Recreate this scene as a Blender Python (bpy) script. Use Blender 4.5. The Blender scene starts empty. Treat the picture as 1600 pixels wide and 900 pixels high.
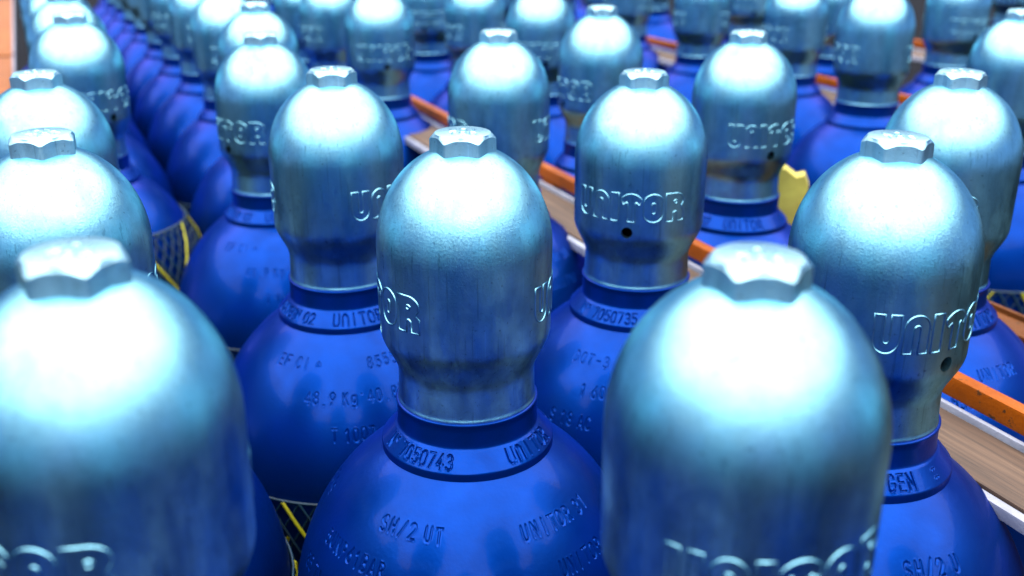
import bpy, bmesh, math, random
import numpy as np
from math import pi, sin, cos, radians, atan2, hypot, sqrt

random.seed(7)
C = bpy.context.scene.collection
U = 0.1                      # one cap diameter, metres
TOP = 1.66                   # height of a cap's hexagon top
EYE = TOP + 0.1210           # camera height

# ------------------------------------------------------------------ camera
cam_d = bpy.data.cameras.new('camera')
cam = bpy.data.objects.new('camera', cam_d); C.objects.link(cam)
cam.location = (0, 0, EYE)
cam.rotation_euler = (radians(90 - 20.79), 0, 0)
cam_d.sensor_width = 36.0
cam_d.lens = 36.0 * 1626.4 / 1600.0
cam_d.clip_start = 0.02
cam_d.clip_end = 200
cam_d.dof.use_dof = True
cam_d.dof.focus_distance = 0.60
cam_d.dof.aperture_fstop = 6.5
bpy.context.scene.camera = cam

# ------------------------------------------------------------------ sky, sun, exposure
SUN_EL, SUN_AZ = 86, 14       # behind the camera, slightly left
world = bpy.data.worlds.new('World'); bpy.context.scene.world = world
world.use_nodes = True
wn = world.node_tree
bg = wn.nodes['Background']
sky = wn.nodes.new('ShaderNodeTexSky')
sky.sky_type = 'NISHITA'
sky.sun_disc = False
sky.sun_elevation = radians(SUN_EL)
sky.sun_rotation = radians(180 + SUN_AZ)
sky.air_density = 0.12
sky.dust_density = 0.4
sky.ozone_density = 1.5
wn.links.new(sky.outputs[0], bg.inputs[0])
bg.inputs[1].default_value = 0.05
sun_d = bpy.data.lights.new('sun', 'SUN')
sun = bpy.data.objects.new('sun', sun_d); C.objects.link(sun)
sun.rotation_euler = (radians(90 - SUN_EL), 0, radians(-SUN_AZ))
sun.location = (0, -2, 6)
sun_d.energy = 1.5
sun_d.angle = radians(124)
sun_d.color = (1.0, 0.94, 0.88)
vs = bpy.context.scene.view_settings
vs.view_transform = 'Standard'; vs.look = 'None'; vs.gamma = 1.0; vs.use_curve_mapping = False
vs.exposure = 3.42
cy = bpy.context.scene.cycles
cy.max_bounces = 6; cy.diffuse_bounces = 1; cy.glossy_bounces = 4

# ------------------------------------------------------------------ materials
def mat(name):
    m = bpy.data.materials.new(name); m.use_nodes = True
    nt = m.node_tree
    return m, nt, nt.nodes['Principled BSDF']
def N(nt, t, **kw):
    n = nt.nodes.new(t)
    for k, v in kw.items():
        if k in n.inputs: n.inputs[k].default_value = v
        else: setattr(n, k, v)
    return n
def coords(nt, scale=(1, 1, 1)):
    tc = N(nt, 'ShaderNodeTexCoord'); oi = N(nt, 'ShaderNodeObjectInfo')
    ad = N(nt, 'ShaderNodeVectorMath', operation='ADD')
    sc = N(nt, 'ShaderNodeVectorMath', operation='SCALE')
    cb = N(nt, 'ShaderNodeCombineXYZ')
    for i in range(3): nt.links.new(oi.outputs['Random'], cb.inputs[i])
    nt.links.new(cb.outputs[0], sc.inputs[0]); sc.inputs['Scale'].default_value = 37.0
    nt.links.new(tc.outputs['Object'], ad.inputs[0]); nt.links.new(sc.outputs[0], ad.inputs[1])
    mp = N(nt, 'ShaderNodeMapping'); mp.inputs['Scale'].default_value = scale
    nt.links.new(ad.outputs[0], mp.inputs[0])
    return mp.outputs[0]
def noise(nt, vec, scale, detail=4, rough=0.55):
    n = N(nt, 'ShaderNodeTexNoise'); n.inputs['Scale'].default_value = scale
    n.inputs['Detail'].default_value = detail; n.inputs['Roughness'].default_value = rough
    nt.links.new(vec, n.inputs['Vector']); return n.outputs['Fac']
def ramp(nt, fac, stops):
    r = N(nt, 'ShaderNodeValToRGB'); e = r.color_ramp.elements
    while len(e) < len(stops): e.new(0.5)
    for el, (p, c) in zip(e, stops):
        el.position = p; el.color = (*c, 1) if len(c) == 3 else c
    nt.links.new(fac, r.inputs[0]); return r.outputs[0]
def mixc(nt, a, b, fac, mode='MIX'):
    m = N(nt, 'ShaderNodeMix', data_type='RGBA', blend_type=mode)
    if isinstance(fac, float): m.inputs[0].default_value = fac
    else: nt.links.new(fac, m.inputs[0])
    nt.links.new(a, m.inputs[6]); nt.links.new(b, m.inputs[7]); return m.outputs[2]
def g(v): return (v, v, v)

def metal_material(name, tint, r0, r1, bump=0.08):
    m, nt, b = mat(name)
    v = coords(nt); vs_ = coords(nt, (1, 1, 0.12))
    mott = noise(nt, v, 55, 6, 0.65)
    streak = noise(nt, vs_, 95, 5, 0.6)
    col = ramp(nt, mott, [(0.28, tuple(c * 0.76 for c in tint)), (0.62, tint)])
    col = mixc(nt, col, ramp(nt, streak, [(0.32, g(0.74)), (0.6, g(1.0))]), 0.6, 'MULTIPLY')
    wear = N(nt, 'ShaderNodeAttribute', attribute_type='OBJECT', attribute_name='wear').outputs['Fac']
    stain = noise(nt, coords(nt, (1, 1, 0.5)), 24, 9, 0.72)
    sc_ = N(nt, 'ShaderNodeMath', operation='MULTIPLY_ADD'); sc_.inputs[1].default_value = 0.75; sc_.inputs[2].default_value = 0.15
    nt.links.new(wear, sc_.inputs[0])
    col = mixc(nt, col, ramp(nt, stain, [(0.34, (0.46, 0.50, 0.54)), (0.47, g(1.0))]), sc_.outputs[0], 'MULTIPLY')
    scr = noise(nt, coords(nt, (1, 1, 0.03)), 620, 2, 0.4)
    col = mixc(nt, col, ramp(nt, scr, [(0.30, g(0.55)), (0.36, g(1.0)), (0.68, g(1.0)), (0.73, g(1.25))]), 0.55, 'MULTIPLY')
    spk = noise(nt, v, 430, 2, 0.5)
    col = mixc(nt, col, ramp(nt, spk, [(0.26, g(0.35)), (0.33, g(1.0))]), 0.6, 'MULTIPLY')
    nt.nodes.remove(b)
    b = N(nt, 'ShaderNodeBsdfAnisotropic', distribution='BECKMANN')
    b2 = N(nt, 'ShaderNodeBsdfDiffuse'); b2.inputs['Roughness'].default_value = 0.6
    nt.links.new(mixc(nt, col, ramp(nt, mott, [(0.3, g(0.5)), (0.7, g(0.9))]), 1.0, 'MULTIPLY'), b2.inputs['Color'])
    ms = N(nt, 'ShaderNodeMixShader')
    pat = noise(nt, coords(nt, (1, 1, 0.35)), 28, 8, 0.7)
    nt.links.new(ramp(nt, pat, [(0.36, g(0.0)), (0.52, g(0.05)), (0.68, g(0.16))]), ms.inputs[0])
    nt.links.new(b.outputs[0], ms.inputs[1]); nt.links.new(b2.outputs[0], ms.inputs[2])
    nt.links.new(ms.outputs[0], nt.nodes['Material Output'].inputs[0])
    nt.links.new(col, b.inputs['Color'])
    rr = ramp(nt, streak, [(0.3, g(r1)), (0.7, g(r0))])
    rr2 = mixc(nt, rr, ramp(nt, mott, [(0.3, g(r1)), (0.7, g(r0))]), 0.5)
    nt.links.new(rr2, b.inputs['Roughness'])
    bp = N(nt, 'ShaderNodeBump'); bp.inputs['Strength'].default_value = bump; bp.inputs['Distance'].default_value = 0.001
    nt.links.new(noise(nt, v, 750, 4, 0.75), bp.inputs['Height'])
    nt.links.new(bp.outputs[0], b.inputs['Normal'])
    return m
M = {}
M['cap'] = metal_material('galvanised cap metal', (0.20, 0.49, 0.63), 0.28, 0.42, 0.22)
M['hex'] = metal_material('cast hexagon metal', (0.32, 0.57, 0.68), 0.40, 0.55, 0.3)

def paint(name, base, dark, rough, peel=0.12, tint=(1, 1, 1), chip=None):
    m, nt, b = mat(name)
    v = coords(nt)
    b.inputs['Specular Tint'].default_value = (*tint, 1)
    n1 = noise(nt, v, 30, 5, 0.6)
    col = ramp(nt, n1, [(0.3, dark), (0.65, base)])
    if chip:                                               # worn through to rusty steel in small flakes
        ch = N(nt, 'ShaderNodeRGB'); ch.outputs[0].default_value = (*chip, 1)
        col = mixc(nt, col, ch.outputs[0], ramp(nt, noise(nt, v, 120, 6, 0.7), [(0.60, g(0.0)), (0.64, g(1.0))]))
    nt.links.new(col, b.inputs['Base Color'])
    nt.links.new(ramp(nt, noise(nt, v, 60, 4, 0.6), [(0.3, g(rough + 0.08)), (0.7, g(rough - 0.05))]), b.inputs['Roughness'])
    bp = N(nt, 'ShaderNodeBump'); bp.inputs['Strength'].default_value = peel; bp.inputs['Distance'].default_value = 0.001
    nt.links.new(noise(nt, v, 480, 2, 0.5), bp.inputs['Height'])
    nt.links.new(bp.outputs[0], b.inputs['Normal'])
    return m
M['blue'] = paint('blue cylinder enamel', (0.0001, 0.024, 0.180), (0.0001, 0.018, 0.135), 0.34, 0.10, (0.03, 0.2, 1.0))
pb = M['blue'].node_tree.nodes['Principled BSDF']
pb.inputs['Metallic'].default_value = 0.72
pb.inputs['Coat Weight'].default_value = 0.06; pb.inputs['Coat Roughness'].default_value = 0.10
M['orange'] = paint('orange rail paint', (0.23, 0.048, 0.0004), (0.13, 0.024, 0.0004), 0.55, 0.3, (1.0, 0.45, 0.1), (0.03, 0.014, 0.008))
M['rust'] = paint('rusty brown rail paint', (0.075, 0.020, 0.003), (0.04, 0.010, 0.002), 0.7, 0.4, (1, .5, .2), (0.015, 0.007, 0.004))
M['beam'] = paint('orange brown stained timber', (0.20, 0.062, 0.016), (0.11, 0.034, 0.010), 0.7, 0.4, (1, .6, .3), (0.03, 0.014, 0.008))
M['pale'] = paint('pale grey channel paint', (0.24, 0.26, 0.33), (0.13, 0.14, 0.19), 0.5, 0.3)
M['yellow'] = paint('yellow plastic', (0.38, 0.38, 0.008), (0.27, 0.26, 0.006), 0.4, 0.1)
M['tan'] = paint('pale yellow weathered block', (0.40, 0.36, 0.055), (0.24, 0.20, 0.03), 0.7, 0.4)
M['net'] = paint('dark teal plastic netting', (0.006, 0.040, 0.070), (0.002, 0.014, 0.03), 0.45, 0.05)

m, nt, b = mat('weathered timber')
v = coords(nt, (1, 1, 1))
tc = N(nt, 'ShaderNodeTexCoord'); mp = N(nt, 'ShaderNodeMapping'); mp.inputs['Scale'].default_value = (9, 260, 260)
nt.links.new(tc.outputs['Object'], mp.inputs[0])
gr = noise(nt, mp.outputs[0], 1.0, 6, 0.65)
c = ramp(nt, gr, [(0.3, (0.022, 0.012, 0.008)), (0.55, (0.062, 0.034, 0.020)), (0.75, (0.10, 0.06, 0.036))])
nt.links.new(c, b.inputs['Base Color']); b.inputs['Roughness'].default_value = 0.75
bp = N(nt, 'ShaderNodeBump'); bp.inputs['Strength'].default_value = 0.3; bp.inputs['Distance'].default_value = 0.001
nt.links.new(gr, bp.inputs['Height']); nt.links.new(bp.outputs[0], b.inputs['Normal'])
M['wood'] = m
M['brass'] = paint('shade-dark valve brass', (0.010, 0.007, 0.003), (0.004, 0.003, 0.002), 0.7, 0.2)  # near-black: the shade inside the vent holes is put into its colour
m, nt, b = mat('dark steel deck')
v = coords(nt)
nt.links.new(ramp(nt, noise(nt, v, 6, 6, 0.6), [(0.3, (0.002, 0.0025, 0.004)), (0.7, (0.006, 0.007, 0.010))]), b.inputs['Base Color'])
b.inputs['Roughness'].default_value = 0.8
b.inputs['Specular IOR Level'].default_value = 0.03
M['deck'] = m

# ------------------------------------------------------------------ helpers
def link(name, me, parent=None, material=None):
    o = bpy.data.objects.new(name, me); C.objects.link(o)
    if parent: o.parent = parent
    if material and not me.materials: me.materials.append(material)
    return o
def mesh(name, verts, faces, material, smooth=True, sharp=None):
    me = bpy.data.meshes.new(name)
    me.from_pydata([tuple(map(float, v)) for v in verts] if not isinstance(verts, np.ndarray) else verts.tolist(), [], faces)
    me.update()
    if smooth: me.shade_smooth()
    if sharp is not None: me.set_sharp_from_angle(angle=radians(sharp))
    me.materials.append(material)
    return me
def grid_faces(nr, nc, wrap=True):
    i = np.arange(nr - 1)[:, None]; j = np.arange(nc if wrap else nc - 1)[None, :]
    a = i * nc + j; b_ = i * nc + (j + 1) % nc
    return np.stack([a, a + nc, b_ + nc, b_], -1).reshape(-1, 4)
def zt(t): return TOP - U * t

def resample(prof, step):
    """polyline (r,t) -> points no further than step apart"""
    out = [prof[0]]
    for a, b_ in zip(prof[:-1], prof[1:]):
        k = max(1, int(math.ceil(hypot(b_[0] - a[0], b_[1] - a[1]) / step)))
        for i in range(1, k + 1):
            out.append((a[0] + (b_[0] - a[0]) * i / k, a[1] + (b_[1] - a[1]) * i / k))
    return out

# ------------------------------------------------------------------ stroke font (4 x 6 grid)
def arc(cx, cy, rx, ry, a0, a1, n=10):
    return [(cx + rx * cos(radians(a0 + (a1 - a0) * i / n)), cy + ry * sin(radians(a0 + (a1 - a0) * i / n))) for i in range(n + 1)]
O_ = arc(2, 4, 1.7, 2, 0, 180) + arc(2, 2, 1.7, 2, 180, 360) + [(3.7, 4)]
F = {
 '0': [O_], 'O': [O_], 'o': [arc(2, 4.9, .9, 1, 0, 360, 14)],
 '1': [[(1, 4.8), (2.2, 6), (2.2, 0)]],
 '2': [arc(2, 4.3, 1.7, 1.7, 170, -30) + [(.3, 0), (3.8, 0)]],
 '3': [arc(2, 4.5, 1.6, 1.5, 150, -90) , arc(2, 1.6, 1.7, 1.5, 90, -150)],
 '4': [[(2.8, 0), (2.8, 6), (.2, 1.8), (3.8, 1.8)]],
 '5': [[(3.5, 6), (.7, 6), (.5, 3.3)] + arc(2, 1.9, 1.7, 1.9, 120, -150)],
 '6': [[(3.2, 6)] + arc(2, 1.8, 1.7, 1.8, 160, 520, 16)],
 '7': [[(.3, 6), (3.7, 6), (1.5, 0)]],
 '8': [arc(2, 4.5, 1.45, 1.5, 0, 360, 16), arc(2, 1.55, 1.7, 1.5, 0, 360, 16)],
 '9': [[(.9, 0)] + arc(2, 4.2, 1.7, 1.8, -20, 340, 16)],
 'A': [[(.1, 0), (2, 6), (3.9, 0)], [(.8, 2), (3.2, 2)]],
 'B': [[(.4, 0), (.4, 6), (2, 6)] + arc(2, 4.6, 1.5, 1.4, 90, -90) + [(.4, 3.2)], [(2, 3.2)] + arc(2, 1.6, 1.7, 1.6, 90, -90) + [(.4, 0)]],
 'C': [arc(2, 4, 1.7, 2, 30, 180) + arc(2, 2, 1.7, 2, 180, 330)],
 'D': [[(.4, 0), (.4, 6), (1.8, 6)] + arc(1.8, 3, 1.9, 3, 90, -90) + [(.4, 0)]],
 'E': [[(3.6, 6), (.5, 6), (.5, 0), (3.6, 0)], [(.5, 3.1), (3.1, 3.1)]],
 'F': [[(3.6, 6), (.5, 6), (.5, 0)], [(.5, 3.1), (3.1, 3.1)]],
 'G': [arc(2, 4, 1.7, 2, 30, 180) + arc(2, 2, 1.7, 2, 180, 350) + [(3.7, 2.8), (2.3, 2.8)]],
 'H': [[(.4, 0), (.4, 6)], [(3.6, 0), (3.6, 6)], [(.4, 3), (3.6, 3)]],
 'I': [[(2, 0), (2, 6)]],
 'K': [[(.4, 0), (.4, 6)], [(3.6, 6), (.4, 2.6)], [(1.5, 3.7), (3.7, 0)]],
 'L': [[(.5, 6), (.5, 0), (3.6, 0)]],
 'M': [[(.2, 0), (.4, 6), (2, 2.4), (3.6, 6), (3.8, 0)]],
 'N': [[(.4, 0), (.4, 6), (3.6, 0), (3.6, 6)]],
 'P': [[(.4, 0), (.4, 6), (2, 6)] + arc(2, 4.5, 1.6, 1.5, 90, -90) + [(.4, 3)]],
 'R': [[(.4, 0), (.4, 6), (2, 6)] + arc(2, 4.5, 1.6, 1.5, 90, -90) + [(.4, 3)], [(2, 3), (3.7, 0)]],
 'S': [arc(2, 4.5, 1.6, 1.5, 30, 270) + arc(2, 1.5, 1.7, 1.5, 90, -150)],
 'T': [[(.1, 6), (3.9, 6)], [(2, 6), (2, 0)]],
 'U': [[(.4, 6), (.4, 2)] + arc(2, 1.8, 1.6, 1.8, 180, 360) + [(3.6, 6)]],
 'n': [[(.4, 0), (.4, 4)] + arc(2, 4.2, 1.6, 1.8, 180, 0) + [(3.6, 0)]],
 'X': [[(.3, 0), (3.7, 6)], [(.3, 6), (3.7, 0)]],
 'Y': [[(.2, 6), (2, 3), (3.8, 6)], [(2, 3), (2, 0)]],
 'k': [[(.4, 0), (.4, 6)], [(3.4, 6), (.4, 2.6)], [(1.5, 3.7), (3.6, 0)]],
 'g': [arc(2, 2.4, 1.5, 1.8, 0, 360, 14), [(3.5, 4.2), (3.5, -.2)] + arc(2, -.2, 1.5, 1.3, 0, -150)],
 '/': [[(.3, -.3), (3.7, 6.3)]], '-': [[(.6, 3), (3.4, 3)]], '=': [[(.4, 2.1), (3.6, 2.1)], [(.4, 3.9), (3.6, 3.9)]],
 '.': [[(1.8, 0), (2.2, .1)]], '*': [[(1.8, 4.6), (2.2, 4.7)]], '^': [[(.3, 2.6), (2, 4.6), (3.7, 2.6), (.3, 2.6)]],
 ':': [[(.8, 1.2), (1.1, 1.3)], [(2.9, 1.2), (3.2, 1.3)], [(.8, 4.6), (1.1, 4.7)], [(2.9, 4.6), (3.2, 4.7)]],
}
def text_segments(txt, h, gap=1.35, jitter=0.0, rnd=None, xs=1.0):
    """segments ((x0,y0),(x1,y1)) of stroke text of height h, starting at x=0, and its width"""
    s = h / 6.0; x = 0; segs = []; sx = s * xs
    for ch in txt:
        if ch == ' ': x += 3.2 * sx; continue
        dy = rnd.uniform(-jitter, jitter) * h if rnd else 0
        for pl in F[ch]:
            for a, b_ in zip(pl[:-1], pl[1:]):
                segs.append((x + a[0] * sx, a[1] * s + dy, x + b_[0] * sx, b_[1] * s + dy))
        x += (4 + gap) * sx
    return segs, x
def groove(P2, segs, half, depth):
    """depth field at 2-D points (n,2) for engraved strokes"""
    d2 = np.full(len(P2), 1e9)
    S = np.array(segs)
    for x0, y0, x1, y1 in S:
        lo = (min(x0, x1) - 3 * half, min(y0, y1) - 3 * half); hi = (max(x0, x1) + 3 * half, max(y0, y1) + 3 * half)
        k = np.nonzero((P2[:, 0] > lo[0]) & (P2[:, 0] < hi[0]) & (P2[:, 1] > lo[1]) & (P2[:, 1] < hi[1]))[0]
        if len(k) == 0: continue
        q = P2[k]; dx, dy = x1 - x0, y1 - y0; L = dx * dx + dy * dy + 1e-12
        u = np.clip(((q[:, 0] - x0) * dx + (q[:, 1] - y0) * dy) / L, 0, 1)
        e = (q[:, 0] - x0 - u * dx) ** 2 + (q[:, 1] - y0 - u * dy) ** 2
        d2[k] = np.minimum(d2[k], e)
    d = np.sqrt(d2) / half
    f = np.where(d < 0.45, 1.0, np.clip(1 - (d - 0.45) / 0.75, 0, 1)); f = f * f * (3 - 2 * f)
    lip = np.exp(-((d - 1.55) / 0.4) ** 2) * 0.22          # metal pushed up by the punch
    return -depth * f + depth * lip

# ------------------------------------------------------------------ cylinder meshes (local -Y faces the lens)
R_BODY, T_C, R_SH = 1.11, 3.06, 1.32
def cap_r(t):                      # outside radius of the cap at depth t below the hexagon top
    if t < 0.64: return 0.5 * sqrt(max(0, 1 - ((0.64 - t) / 0.57) ** 2))
    if t < 1.13: return 0.5 - 0.004 * (t - 0.64) / 0.49
    if t < 1.40:
        u = (t - 1.13) / 0.27; s = u * u * (3 - 2 * u)
        return 0.496 - 0.094 * s
    return 0.402 + 0.004 * (t - 1.40) / 0.17
def make_cap_mesh():
    ts = [0.64 - 0.57 * sin(a) for a in np.linspace(pi / 2 - 0.06, 0, 30)] + list(np.linspace(0.68, 1.13, 12)) \
        + list(np.linspace(1.15, 1.40, 14)) + list(np.linspace(1.43, 1.55, 5))
    out = [(cap_r(t), t) for t in ts] + [(0.4060, 1.558), (0.4075, 1.565), (0.4105, 1.571), (0.4115, 1.577), (0.410, 1.586)]
    inn = [(max(r - 0.045, 0.02), t + (0.05 if t < 0.9 else 0)) for r, t in out[:-5]][::-1]
    prof = out + [(0.362, 1.586)] + inn
    nseg = 120; vs_, fs = [], []
    for r, t in prof:
        for k in range(nseg):
            a = 2 * pi * k / nseg; vs_.append((U * r * cos(a), U * r * sin(a), zt(t)))
    fs = grid_faces(len(prof), nseg).tolist()
    fs.append(list(range(nseg)))                                        # closed crown under the hexagon
    fs.append(list(range((len(prof) - 1) * nseg, len(prof) * nseg))[::-1])
    me = bpy.data.meshes.new('cap'); me.from_pydata(vs_, [], fs); me.update()
    bm = bmesh.new(); bm.from_mesh(me); bmesh.ops.recalc_face_normals(bm, faces=bm.faces); bm.to_mesh(me); bm.free()
    # bore the two vent holes with one drill
    bm = bmesh.new()
    bmesh.ops.create_cone(bm, cap_ends=True, segments=28, radius1=0.0042, radius2=0.0042, depth=0.16)
    drill = bpy.data.meshes.new('drill'); bm.to_mesh(drill); bm.free()
    oc = bpy.data.objects.new('tmp_cap', me); od = bpy.data.objects.new('tmp_drill', drill)
    C.objects.link(oc); C.objects.link(od)
    od.location = (0, 0, zt(1.105)); od.rotation_euler = (pi / 2, 0, 0)
    mo = oc.modifiers.new('b', 'BOOLEAN'); mo.operation = 'DIFFERENCE'; mo.object = od; mo.solver = 'EXACT'
    dg = bpy.context.evaluated_depsgraph_get()
    res = bpy.data.meshes.new_from_object(oc.evaluated_get(dg))
    bpy.data.objects.remove(oc); bpy.data.objects.remove(od)
    res.name = 'valve_cap'; res.materials.clear(); res.materials.append(M['cap'])
    res.shade_smooth(); res.set_sharp_from_angle(angle=radians(38))
    return res

def ridge(paths, half, height, place, nrm):
    """raised bead following closed/open 2-D paths; place(x,y,h) -> 3-D"""
    V, Fc = [], []
    prof = [(-1.25, -0.25), (-0.7, 0.45), (-0.25, 0.95), (0.25, 0.95), (0.7, 0.45), (1.25, -0.25)]
    for path, closed in paths:
        pts = []
        n = len(path)
        rng = range(n if closed else n - 1)
        for i in rng:                                       # subdivide
            a, b_ = path[i], path[(i + 1) % n]
            k = max(1, int(hypot(b_[0] - a[0], b_[1] - a[1]) / 0.0028))
            for j in range(k): pts.append((a[0] + (b_[0] - a[0]) * j / k, a[1] + (b_[1] - a[1]) * j / k))
        if not closed: pts.append(path[-1])
        m_ = len(pts); base = len(V); np_ = len(prof)
        for i in range(m_):
            p0 = pts[(i - 1) % m_] if closed or i > 0 else pts[i]
            p1 = pts[(i + 1) % m_] if closed or i < m_ - 1 else pts[i]
            q = pts[i]
            d0 = (q[0] - p0[0], q[1] - p0[1]); d1 = (p1[0] - q[0], p1[1] - q[1])
            l0 = hypot(*d0) or 1e-9; l1 = hypot(*d1) or 1e-9
            if hypot(*d0) < 1e-8: d0, l0 = d1, l1
            if hypot(*d1) < 1e-8: d1, l1 = d0, l0
            n0 = (-d0[1] / l0, d0[0] / l0); n1 = (-d1[1] / l1, d1[0] / l1)
            nx, ny = n0[0] + n1[0], n0[1] + n1[1]; L = hypot(nx, ny) or 1e-9; nx /= L; ny /= L
            mit = min(1.6, 1 / max(0.5, nx * n0[0] + ny * n0[1]))
            for o_, h_ in prof:
                V.append(place(q[0] + nx * o_ * half * mit, q[1] + ny * o_ * half * mit, h_ * height))
        for i in range(m_ if closed else m_ - 1):
            for j in range(np_ - 1):
                a = base + i * np_ + j; b_ = base + ((i + 1) % m_) * np_ + j
                Fc.append((a, b_, b_ + 1, a + 1))
        if not closed:
            Fc.append([base + j for j in range(np_)][::-1]); Fc.append([base + (m_ - 1) * np_ + j for j in range(np_)])
    return V, Fc

def logo_paths(H):
    L = []
    def add(p, x): L.append(([((x + a) * H, b_ * H) for a, b_ in p], True))
    x = 0
    Ushape = [(0, 1), (0, .34)] + arc(.31, .34, .31, .34, 180, 360, 14)[1:] + [(.62, 1), (.39, 1), (.39, .36)] + arc(.31, .36, .08, .10, 0, -180, 6)[1:] + [(.23, 1)]
    add(Ushape, x); x += .72
    add([(.62 - a, 1 - b_) for a, b_ in Ushape], x); x += .72
    add([(0, 0), (0, 1), (.27, 1), (.27, 0)], x); x += .34
    T = arc(.38, .62, .40, .38, 155, 25, 14) + [(.66, .60), (.55, .70), (.51, .66), (.51, 0), (.25, 0), (.25, .66), (.21, .70), (.10, .60)]
    add(T, x); x += .80
    add(arc(.35, .68, .35, .32, 0, 180, 12) + arc(.35, .32, .35, .32, 180, 360, 12), x)
    add(arc(.35, .60, .07, .09, 0, 180, 6) + arc(.35, .40, .07, .09, 180, 360, 6), x); x += .79
    Rr = [(0, 0), (0, 1), (.36, 1)] + arc(.36, .73, .34, .27, 80, -40, 8) + [(.60, .49), (.70, .40), (.70, 0), (.44, 0), (.44, .26)] + arc(.36, .26, .08, .10, 0, 180, 5)[1:] + [(.28, 0)]
    add(Rr, x); add(arc(.36, .70, .07, .06, 0, 360, 10)[:-1], x); x += .70
    return [([(px - x * H / 2, py) for px, py in p], c_) for p, c_ in L]
def make_logo_mesh():
    H = 0.0212; Z0 = zt(1.02)
    V, Fc = [], []
    for base in (-pi / 2,):
        def place(x, y, h):
            z = Z0 + y; r = U * cap_r((TOP - z) / U) + h; a = base + x / (U * 0.498)
            return (r * cos(a), r * sin(a), z)
        v_, f_ = ridge(logo_paths(H), 0.00045, 0.0005, place, None)
        o = len(V); V += v_; Fc += [[i + o for i in q] for q in f_]
    return mesh('lettering', V, Fc, M['cap'])

def make_hex_mesh():
    # bolt-head: six flats with softened corners, the crown turned to a round chamfer that leaves an arc on each flat
    bm = bmesh.new(); n = 96; AP, RC = 0.0163, 0.01665
    zb, z1, z2 = zt(0.16), zt(0.016), zt(0.0)
    rings = [[] for _ in range(6)]
    for k in range(n):
        a = 2 * pi * (k + 0.5) / n
        da = ((a + pi / 2 + pi / 6) % (pi / 3)) - pi / 6          # angle from the middle of the nearest flat
        rh = min(AP / cos(da), 0.01835) - 0.0004 * cos(da * 6) ** 2 * (1 if abs(da) < pi / 12 else 0)
        drop = max(0.0, rh - RC) * 1.05
        for i, (r, z) in enumerate(((rh + 0.0006, zb), (rh + 0.0001, zt(0.125)), (rh, z1 - drop - 0.0004), (rh - 0.00035, z1 - drop + 0.0002),
                                    (RC - 0.0012, z2 - 0.0003), (RC - 0.0019, z2))):
            rings[i].append(bm.verts.new((r * cos(a), r * sin(a), z)))
    for i in range(5):
        for k in range(n):
            bm.faces.new((rings[i][k], rings[i][(k + 1) % n], rings[i + 1][(k + 1) % n], rings[i + 1][k]))
    bm.faces.new(rings[5]); bm.faces.new(rings[0][::-1])
    me = bpy.data.meshes.new('hex_head')
    zz = max(v.co.z for v in bm.verts)
    # cast marks on the crown
    for txt, y0 in (('UnI', 0.0010), ('TOR', -0.0070)):
        segs, w = text_segments(txt, 0.0060, 1.6)
        s = 0.0060 / 6; x = -w / 2 + 0.0010
        for ch in txt:
            for pl in F[ch]:
                v_, f_ = ridge([([(x + a * s, y0 + b_ * s) for a, b_ in pl], False)], 0.00055, 0.00045, lambda px, py, h: (px, py, zz + h), None)
                bv = [bm.verts.new(q) for q in v_]
                for q in f_:
                    try: bm.faces.new([bv[i] for i in q])
                    except ValueError: pass
            x += 5.6 * s
    bm.to_mesh(me); bm.free()
    me.shade_smooth(); me.set_sharp_from_angle(angle=radians(28)); me.materials.append(M['hex'])
    return me

def columns(fine, coarse, half_deg):
    """angles round the axis, fine where the lens looks"""
    a = np.linspace(-half_deg, half_deg, fine)
    b_ = np.linspace(half_deg, 360 - half_deg, coarse + 2)[1:-1]
    return np.radians(np.concatenate([a, b_]) - 90)
def lathe_displaced(name, prof, ang, material, field=None, sharp=None):
    prof = np.array(prof); nr, nc = len(prof), len(ang)
    r = prof[:, 0] * U; z = TOP - U * prof[:, 1]
    dr = np.gradient(r); dz = np.gradient(z); L = np.hypot(dr, dz) + 1e-12
    nrr, nz = -dz / L, dr / L                         # outward for a profile that runs downwards
    disp = np.zeros((nr, nc))
    if field is not None: disp = field(prof, ang)
    rr = r[:, None] + nrr[:, None] * disp; zz = z[:, None] + nz[:, None] * disp
    V = np.stack([rr * np.cos(ang), rr * np.sin(ang), zz], -1).reshape(-1, 3)
    f = grid_faces(nr, nc).tolist()
    return mesh(name, V, f, material, True, sharp)

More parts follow.
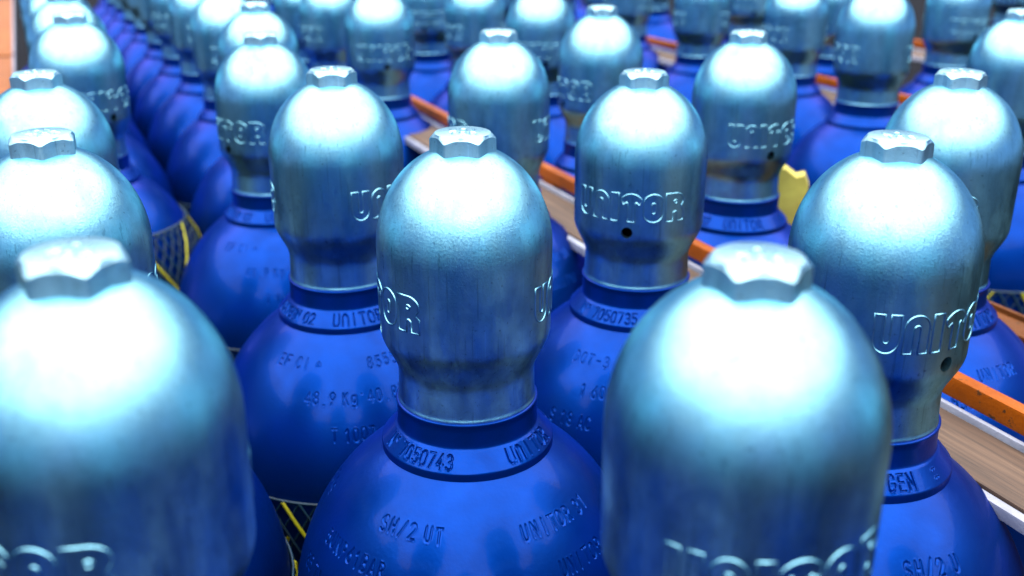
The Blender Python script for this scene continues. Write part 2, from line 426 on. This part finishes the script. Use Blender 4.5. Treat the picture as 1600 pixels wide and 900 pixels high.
def ring_profile(step):
    a = [(0.375, 1.584), (0.412, 1.580), (0.420, 1.5815), (0.4245, 1.586), (0.4245, 1.594), (0.4205, 1.601), (0.419, 1.64), (0.4195, 1.70), (0.420, 1.725), (0.4215, 1.735), (0.4245, 1.7395), (0.428, 1.7425), (0.436, 1.748)]
    band = resample([(0.436, 1.748), (0.514, 1.838)], step)
    return a + band[1:] + [(0.517, 1.8415), (0.5185, 1.845), (0.519, 1.849), (0.519, 1.86), (0.5185, 1.89), (0.518, 1.91), (0.5165, 1.914), (0.513, 1.916), (0.50, 1.918), (0.47, 1.92)]
def make_ring(texts, fine=True):
    """texts: (string, centre angle in degrees, height in m)"""
    step = 0.0048 if fine else 0.08
    prof = ring_profile(step)
    ang = columns(560 if fine else 60, 130 if fine else 30, 125)
    def field(prof, ang):
        out = np.zeros((len(prof), len(ang)))
        rows = np.nonzero((prof[:, 1] > 1.746) & (prof[:, 1] < 1.839))[0]
        s = np.hypot(prof[rows, 0] - 0.514, prof[rows, 1] - 1.838) * U      # distance up the cone
        A = (np.degrees(ang) + 90 + 180) % 360 - 180
        for txt, ca, h in texts:
            segs, w = text_segments(txt, h, 1.2, xs=0.72 if 'UnI' not in txt else 0.86)
            X = np.radians(A - ca) * 0.0478 + w / 2
            P2 = np.stack(np.broadcast_arrays(X[None, :], (s - 0.0016)[:, None]), -1).reshape(-1, 2)
            out[rows] += groove(P2, segs, 0.00058, 0.0009).reshape(len(rows), len(ang))
        return out
    return lathe_displaced('neck_ring', prof, ang, M['blue'], field if fine else None, 40 if not fine else 50)

def body_profile(step):
    pr = [(0.34, 1.80), (0.44, 1.835), (0.47, 1.85), (0.485, 1.862), (0.497, 1.875), (0.508, 1.885)]
    th0 = math.asin(0.53 / R_BODY)
    n = max(10, int((pi / 2 - th0) * R_BODY / step))
    sph = [(R_BODY * sin(th), T_C - R_SH * cos(th)) for th in np.linspace(th0, pi / 2, n)]
    t_end = TOP / U
    pr = pr[:4] + resample(pr[4:] + [sph[0]], step * 1.2)[:-1]
    return pr + sph + [(R_BODY, 5.0), (R_BODY, 9.0), (R_BODY, t_end - 0.35), (R_BODY - 0.05, t_end - 0.12), (R_BODY - 0.2, t_end), (0.3, t_end)]
def make_body(texts, fine=True):
    """texts: (string, centre angle deg, polar angle of the text's foot deg, height m)"""
    prof = body_profile(0.0058 if fine else 0.06)
    ang = columns(860, 90, 105) if fine else columns(64, 24, 110)
    rnd = random.Random(3)
    def field(prof, ang):
        out = np.zeros((len(prof), len(ang)))
        rows = np.nonzero((prof[:, 0] > 0.54) & (prof[:, 1] < T_C + 0.01))[0]
        th = np.degrees(np.arcsin(np.clip(prof[rows, 0] / R_BODY, 0, 1)))
        A = (np.degrees(ang) + 90 + 180) % 360 - 180
        for txt, ca, foot, h in texts:
            segs, w = text_segments(txt, h, 2.2, 0.05, rnd, 0.66)
            rad = R_BODY * U * sin(radians(foot - 4))
            X = np.radians(A - ca) * rad + w / 2
            Y = np.radians(foot - th) * 1.22 * U
            P2 = np.stack(np.broadcast_arrays(X[None, :], Y[:, None]), -1).reshape(-1, 2)
            out[rows] += groove(P2, segs, 0.00062, 0.0006).reshape(len(rows), len(ang))
        return out
    return lathe_displaced('body', prof, ang, M['blue'], field if fine else None, 50)

def body_r(t):
    return R_BODY * sqrt(max(0.0, 1 - ((T_C - t) / R_SH) ** 2)) if t < T_C else R_BODY
def make_net(yellow, t0=2.98):
    V, Fc = [], []
    z_hi, z_lo = TOP - U * t0, 0.62; r0 = (body_r(t0) + 0.02) * U
    n = 6 if yellow else 52
    half = 0.0016 if yellow else 0.0010
    for sgn in (1, -1):
        for k in range(n):
            a0 = 2 * pi * k / n + (0.13 if yellow else 0.0) * sgn
            st = 44
            base = len(V)
            for i in range(st + 1):
                z = z_hi + (z_lo - z_hi) * i / st
                a = a0 + sgn * (z_hi - z) / 0.115 * 0.62
                rr = (body_r((TOP - z) / U) + 0.02) * U + (0.0008 if sgn > 0 else 0.0) + (0.0012 if yellow else 0)
                c_, s_ = cos(a), sin(a)
                for (du, dn) in ((-half, 0), (0, half), (half, 0), (0, -half)):
                    V.append(((rr + dn) * c_ - du * s_, (rr + dn) * s_ + du * c_, z + du * 0.4))
            for i in range(st):
                for j in range(4):
                    a = base + i * 4 + j; b_ = base + i * 4 + (j + 1) % 4
                    Fc.append((a, b_, b_ + 4, a + 4))
    if not yellow:                                   # the selvedge at the top of the sleeve
        base = len(V); m_ = 64
        for k in range(m_):
            a = 2 * pi * k / m_
            for (dr, dz) in ((0, .001), (.001, 0), (0, -.001), (-.001, 0)):
                V.append(((r0 + dr) * cos(a), (r0 + dr) * sin(a), z_hi + dz))
        for k in range(m_):
            for j in range(4):
                a = base + k * 4 + j; b_ = base + k * 4 + (j + 1) % 4; c_ = base + ((k + 1) % m_) * 4
                Fc.append((a, b_, c_ + (j + 1) % 4, c_ + j))
    return mesh('yellow_strand' if yellow else 'net_sleeve', V, Fc, M['yellow' if yellow else 'net'])

CAP, LOGO, HEX = make_cap_mesh(), make_logo_mesh(), make_hex_mesh()
NETS = {t0: (make_net(False, t0), make_net(True, t0)) for t0 in (2.98, 2.38)}
RINGS = {
 'a': make_ring([('No 7050743', -40, 0.0086), ('UnITOR', 52, 0.0090), ('OXYGEN O2', 130, 0.0086)]),
 'b': make_ring([('OXYGEN O2', -56, 0.0086), ('UnITOR', 12, 0.0090), ('No 7050728', 100, 0.0086)]),
 'c': make_ring([('No 7050735', -26, 0.0086), ('UnITOR', 56, 0.0090)]),
 'e': make_ring([('OXYGEN', 22, 0.0092), (':', 62, 0.0085), ('UnITOR', -60, 0.0090)]),
 'plain': make_ring([], False),
}
h1 = 0.0088
BODIES = {
 'a': make_body([('SH/2 UT', -25, 45, h1), ('5UNP61BAR', -48, 57, h1), ('UNITOR 31', 42, 46, h1), ('UNITOR 8', 48, 58, h1), ('40kg', -92, 50, h1), ('85 7I', -66, 68, h1)]),
 'b': make_body([('EF CI ^', -30, 42, h1), ('855551', 26, 42, h1), ('48.9 kg*40.8L', 3, 54, h1), ('T 1007=40', 6, 66, h1), ('PU', 62, 54, h1)]),
 'c': make_body([('DOT-3', -24, 43, h1), ('1 60M', -16, 54, h1), ('UNITOR', 48, 45, h1), ('S 18 AC', -26, 65, h1), ('8503', 26, 54, h1)]),
 'e': make_body([('UT', -8, 46, h1), ('SH/2 U', 36, 47, h1), ('P02S8*5I1', 32, 60, h1), ('CI', -50, 46, h1)]),
 'plain': make_body([], False),
}

def make_valve():
    prof = [(0.01, 0.48), (0.13, 0.48), (0.15, 0.50), (0.15, 0.66), (0.10, 0.68), (0.10, 0.80), (0.24, 0.83), (0.25, 0.86), (0.25, 1.30), (0.30, 1.34), (0.30, 1.60)]
    return lathe_displaced('valve', prof, columns(24, 8, 120), M['brass'], None, 35)
VALVE = make_valve()
# ------------------------------------------------------------------ the place
def box_mesh(name, x0, x1, y0, y1, z0, z1, material, bev=0.001):
    bm = bmesh.new(); bmesh.ops.create_cube(bm, size=1)
    for v_ in bm.verts:
        v_.co = ((x0 + x1) / 2 + v_.co.x * (x1 - x0), (y0 + y1) / 2 + v_.co.y * (y1 - y0), (z0 + z1) / 2 + v_.co.z * (z1 - z0))
    if bev: bmesh.ops.bevel(bm, geom=list(bm.edges), offset=bev, segments=2, affect='EDGES', profile=0.6)
    me = bpy.data.meshes.new(name); bm.to_mesh(me); bm.free()
    me.shade_smooth(); me.set_sharp_from_angle(angle=radians(35)); me.materials.append(material)
    return me
deck = link('deck_floor', mesh('deck_floor', [(-30, -20, 0), (30, -20, 0), (30, 40, 0), (-30, 40, 0)], [(0, 1, 2, 3)], M['deck'], False))
deck['kind'] = 'structure'

# ------------------------------------------------------------------ gas cylinders
def cylinder(x, y, dh, label, group, cap_phi=None, hex_phi=None, body='plain', ring='plain', net=True):
    face = atan2(-y, -x) + pi / 2                       # local -Y looks at the lens
    root = bpy.data.objects.new('gas_cylinder', None); C.objects.link(root)
    root.empty_display_size = 0.1
    root.location = (x * U, y * U, 0); root.rotation_euler = (0, 0, face)
    root.scale = (1, 1, (TOP + dh * U) / TOP)
    root['label'] = label; root['category'] = 'gas cylinder'; root['group'] = group
    link('body', BODIES[body], root)
    link('neck_ring', RINGS[ring], root)
    if net:
        n0 = NETS[2.38 if 'dark vent hole low' in label else 2.98]
        ns = link('net_sleeve', n0[0], root); ns.rotation_euler = (0, 0, random.uniform(0, 6.28))
        link('yellow_strand', n0[1], ns)
    link('valve', VALVE, root)
    cp = link('valve_cap', CAP, root)
    phi = radians(cap_phi if cap_phi is not None else random.uniform(-180, 180))
    cp.rotation_euler = (0, 0, phi)
    link('lettering', LOGO, cp)
    lt = link('lettering', LOGO, cp); lt.rotation_euler = (0, 0, pi)
    if 'bottom right' in label:
        for ch in cp.children: ch.location.z = -0.006
    cp['wear'] = random.uniform(0.0, 0.9)
    for ch in cp.children: ch['wear'] = cp['wear']
    hx = link('hex_head', HEX, cp); hx['wear'] = 0.2
    hx.rotation_euler = (0, 0, radians(hex_phi if hex_phi is not None else random.uniform(-30, 30)) - phi)
    return root
GF = 'gas cylinders in the sharp foreground rows'
GM = 'gas cylinders in the middle rows'
GB = 'gas cylinders in the blurred back rows'
NEAR = [
 (-0.27, 5.62, -.01, 'sharply focused cylinder in the centre, serial number 7050743 on its neck ring', GF, -80, -3, 'a', 'a'),
 (-1.32, 7.67, .01, 'blue cylinder left behind the central one, pale streak on its silver cap', GF, 60, 0, 'b', 'b'),
 (0.98, 7.76, -.02, 'cylinder with full UNITOR wording and round vent hole facing forward, beside orange rail', GF, -9, 0, 'c', 'c'),
 (0.83, 3.31, .07, 'largest blurred silver cap at the bottom right, hexagon with cast marks', GF, 24, 10, 'c', 'c'),
 (2.01, 5.34, .03, 'blue cylinder at right with OXYGEN on its ring, near side of orange rail', GF, 50, 13, 'e', 'e'),
 (3.27, 7.63, .0, 'blue cylinder at the right edge just beyond the orange rail, partly behind another cap', GF, -21, 12, 'c', 'c'),
 (-1.45, 3.24, .11, 'largest blurred silver cap cut off by the bottom left corner', GF, -52, -20, 'b', 'b'),
 (-2.56, 5.59, -.01, 'silver cap at the left edge directly behind the bottom left corner cap', GF, -120, 25, 'a', 'a'),
 (-3.59, 7.90, -.05, 'third silver cap up along the left edge, its hexagon below the orange beam end', GF, -130, 5, 'b', 'b'),
 (-4.85, 11.73, -.02, 'cylinder at upper left with a dark vent hole low on the right of its cap', GM, 37, 20, 'plain', 'b'),
 (-2.51, 10.59, -.09, 'blue cylinder upper left of centre, wording and vent hole at its cap left side', GM, -54, 30, 'b', 'b'),
 (-0.13, 10.2, -.02, 'silver capped cylinder directly behind the central one, near side of orange rail', GM, 92, 0, 'a', 'a'),
 (2.26, 10.14, -.02, 'silver capped cylinder beyond the orange rail, vent hole right and yellow wood beside it', GM, 36, 12, 'b', 'b'),
 (-3.19, 13.32, -.06, 'blurred capped cylinder peeping out directly behind the upper left cap with wording', GM, None, 10, 'plain', 'plain'),
 (1.05, 12.48, -.02, 'blurred capped cylinder with pale hexagon at top centre, behind the far side of the rail', GM, -60, 4, 'plain', 'plain'),
 (-1.91, 15.36, .01, 'blurred cap at the top edge, next to the left end of the orange rail', GM, 10, None, 'plain', 'plain'),
 (-4.15, 15.45, -.03, 'blurred cap at the top, half hidden behind the left of a hexagon topped cap', GM, None, None, 'plain', 'plain'),
 (-2.95, 17.42, .02, 'blurred cap at the top edge just left of the orange rail end cap', GM, None, None, 'plain', 'plain'),
 (-0.62, 17.72, 0, 'blurred cap at the top edge, above left of the cap behind the central one', GM, None, None, 'plain', 'plain'),
 (0.42, 15.67, 0, 'blurred cap at the top edge directly left of the pale hexagon cap', GM, None, None, 'plain', 'plain'),
 (-1.58, 19.91, 0, 'small blurred cap at top, blue ring visible above the orange rail left end', GM, None, None, 'plain', 'plain'),
 (-3.80, 19.42, -.06, 'small blurred cap at the top edge between two larger caps, left of centre', GM, None, None, 'plain', 'plain'),
 (3.42, 19.34, .03, 'blurred cap at the top edge right of the short tan timber glimpse', GM, None, None, 'plain', 'plain'),
 (2.45, 22.62, 0, 'small blurred cap at the top edge left of the short tan timber glimpse', GM, None, None, 'plain', 'plain'),
 (4.61, 17.37, 0, 'blurred cap at the top edge behind the cap that has the yellow wood beside it', GM, None, None, 'plain', 'plain'),
 (4.93, 22.61, 0, 'small blurred cap at the top, second right of the tan timber glimpse', GM, None, None, 'plain', 'plain'),
 (5.87, 19.47, 0, 'small blurred cap at the top above the second piece of orange rail', GM, None, None, 'plain', 'plain'),
 (4.88, 14.30, .13, 'blurred silver cap at upper right whose blue shoulder shows full width below it', GM, -70, None, 'plain', 'plain'),
 (7.34, 17.66, .12, 'blurred silver cap at the top right edge, beyond the orange glimpse', GM, None, None, 'plain', 'plain'),
 (5.76, 12.06, -.02, 'silver cap cut off by the top right corner of the picture', GM, None, None, 'plain', 'plain'),
]
for a in NEAR: cylinder(*a, net='right edge just' not in a[3])
GO = 'unseen gas cylinders added for cap reflections'  # out of view, added so the near caps reflect blue bodies
for x, y, lb in ((-0.31, 0.95, 'unseen cylinder just below the picture edge between the two nearest caps'), (2.0, 0.95, 'unseen cylinder below the picture edge at the right'),
                 (-2.62, 0.95, 'unseen cylinder below the picture edge at the left'), (3.0, 3.2, 'unseen cylinder outside the right edge beside the nearest right cap'),
                 (-3.75, 3.2, 'unseen cylinder outside the left edge beside the nearest left cap')):
    cylinder(x, y, 0, lb, GO, net=False)
placed = [(a[0], a[1]) for a in NEAR]
FAR = []
NTH = ['first', 'second', 'third', 'fourth', 'fifth', 'sixth', 'seventh', 'eighth']
for k in range(4): FAR.append((-5.85 - 0.96 * k, 13.98 + 2.09 * k, '%s blurred cylinder beside the orange-brown beam at the top left, behind the vent-hole cap' % NTH[k]))
for k in range(8): FAR.append((-5.10 - 0.96 * k, 17.52 + 2.08 * k, '%s far cylinder up the left aisle, blurred blue shoulder and ring showing' % NTH[k]))
FAR += [(-6.65, 30.45, 'far sliver of a cap at the top edge, above the upper left cap with wording'),
        (-0.30, 23.60, 'far sliver of a cap at the top edge, just left of the picture middle'),
        (2.20, 25.20, 'far sliver of a cap directly above the pale hexagon at top centre'),
        (1.20, 27.30, 'far blurred cylinder at the top edge, left of the pale hexagon at top centre'),
        (3.60, 27.40, 'far blurred cylinder above the short tan timber glimpse at the top'),
        (1.60, 31.60, 'farthest sliver of cylinder at the top edge near the pale hexagon'),
        (11.70, 25.00, 'far sliver of a cap at the top edge close to the top right corner')]
for x, y, lb in FAR:
    if min(hypot(x - p, y - q) for p, q in placed) < 2.12: print('SKIP', x, y); continue
    placed.append((x, y)); cylinder(x, y, random.uniform(-.04, .04), lb, GB, net=('beam' in lb))

# ------------------------------------------------------------------ rack rails: along the cylinder lines
DX, DY = -0.4100, 0.9121                                 # direction of a line of cylinders
def rail_at(x, y, length, name, parts_fn, label, cat, group):
    root = bpy.data.objects.new(name, None); C.objects.link(root)
    root.location = (x * U, y * U, 0); root.rotation_euler = (0, 0, atan2(DY, DX))
    root['label'] = label; root['category'] = cat; root['group'] = group
    parts_fn(root, length * U); return root
# local x runs along the rail (away from the lens), local +y is the near left side
def orange(root, L):
    zl = zt(1.985)
    o = link('bar', box_mesh('bar', 0, L, -0.0345, -0.0225, zl, zt(1.83), M['orange'], 0.0028), root)
    for k in range(int(L / 0.5) + 1):
        link('foot_lug', box_mesh('foot_lug', 0.1 + 0.5 * k, 0.13 + 0.5 * k, -0.0325, -0.0245, zt(2.12), zl - 0.0005, M['orange'], 0.001), root)
def timber(root, L, wood='wood'):
    z0, z1 = zt(2.14), zt(2.04)
    link('plank', box_mesh('plank', 0, L, -0.016, 0.037, z0 + 0.003, z1, M[wood], 0.0015), root)
    link('edge_strip', box_mesh('edge_strip', 0, L, -0.0205, -0.0165, z0, zt(2.00), M['pale'], 0.001), root)
    link('edge_strip', box_mesh('edge_strip', 0, L, 0.0375, 0.0445, z0, zt(2.06), M['pale'], 0.001), root)
    link('base_strip', box_mesh('base_strip', 0, L, -0.016, 0.037, z0 - 0.0005, z0 + 0.0025, M['pale'], 0.0005), root)
GR, GT = 'orange rack rails', 'timber planks along the rack rails'
B1 = (2.64 - DX * 5.2, 6.49 - DY * 5.2); B2 = (5.47 - DX * 7, 18.0 - DY * 7)
B3 = (8.88 - DX * 6, 22.9 - DY * 6); B0 = (-7.05, 14.1)
for (bx, by), L, w in ((B1, 20, 'running diagonally from behind the central cap to the right edge'), (B2, 24, 'glimpsed between caps at upper right'),
                       (B3, 12, 'seen as one small patch near the top right')):
    rail_at(bx, by, L, 'orange_rail', orange, 'orange painted steel rail ' + w, 'rail', GR)
    rail_at(bx, by, L, 'timber_plank', timber, 'pale edged timber plank under the rail ' + w.replace('running diagonally from behind', 'from'), 'plank', GT)
rail_at(B0[0], B0[1], 9.0, 'timber_plank', lambda r, L: timber(r, L, 'beam'), 'near piece of the pale edged timber beam at the top left corner', 'plank', GT)
rail_at(B0[0] + DX * 9.4, B0[1] + DY * 9.4, 14, 'timber_plank', lambda r, L: timber(r, L, 'beam'), 'far piece of the pale edged timber beam at the top left corner', 'plank', GT)
def low(root, L):
    link('bar', box_mesh('bar', 0, L, -0.014, 0.014, zt(2.40), zt(2.18), M['rust'], 0.002), root)
    link('lip', box_mesh('lip', 0, L, -0.0185, -0.0145, zt(2.40), zt(2.14), M['rust'], 0.001), root)
rail_at(4.2 - DX * 2.2, 8.06 - DY * 2.2, 6.2, 'low_orange_rail', low, 'dark orange low rail showing behind the shoulder at the right edge', 'rail', GR)

# block of timber with a yellow painted end, standing on the low rail
def wedge(x, y):
    root = bpy.data.objects.new('wooden_block', None); C.objects.link(root)
    root.location = (x * U, y * U, 0); root.rotation_euler = (0, 0, radians(-14)); root.scale = (1.25, 1.25, 1.0)
    root['label'] = 'small tan wooden block with a yellow painted edge beside a silver cap'; root['category'] = 'wooden block'
    zb, zh = zt(2.175), zt(1.50)
    pts = [(-0.013, zb), (0.012, zb), (0.017, zh - 0.018), (0.013, zh - 0.006), (0.006, zh - 0.009), (-0.004, zh), (-0.0125, zh - 0.003), (-0.017, zh - 0.03)]
    def prism(name, pp, y0, y1, m_):
        n = len(pp); V = [(a, y0, b_) for a, b_ in pp] + [(a, y1, b_) for a, b_ in pp]
        Fc = [list(range(n)), list(range(n, 2 * n))[::-1]] + [[i, i + n, (i + 1) % n + n, (i + 1) % n] for i in range(n)]
        me = mesh(name, V, Fc, m_, False); bm = bmesh.new(); bm.from_mesh(me)
        bmesh.ops.recalc_face_normals(bm, faces=bm.faces); bm.to_mesh(me); bm.free(); return me
    link('block', prism('block', pts, -0.006, 0.012, M['tan']), root)
    link('painted_edge', prism('painted_edge', [(-0.0172, zh - 0.03), (-0.0135, zb + 0.004), (-0.006, zb + 0.012), (-0.009, zh - 0.03), (-0.0095, zh - 0.004), (-0.0128, zh - 0.0045)], -0.0085, -0.0065, M['yellow']), root)
wedge(2.93, 10.72)
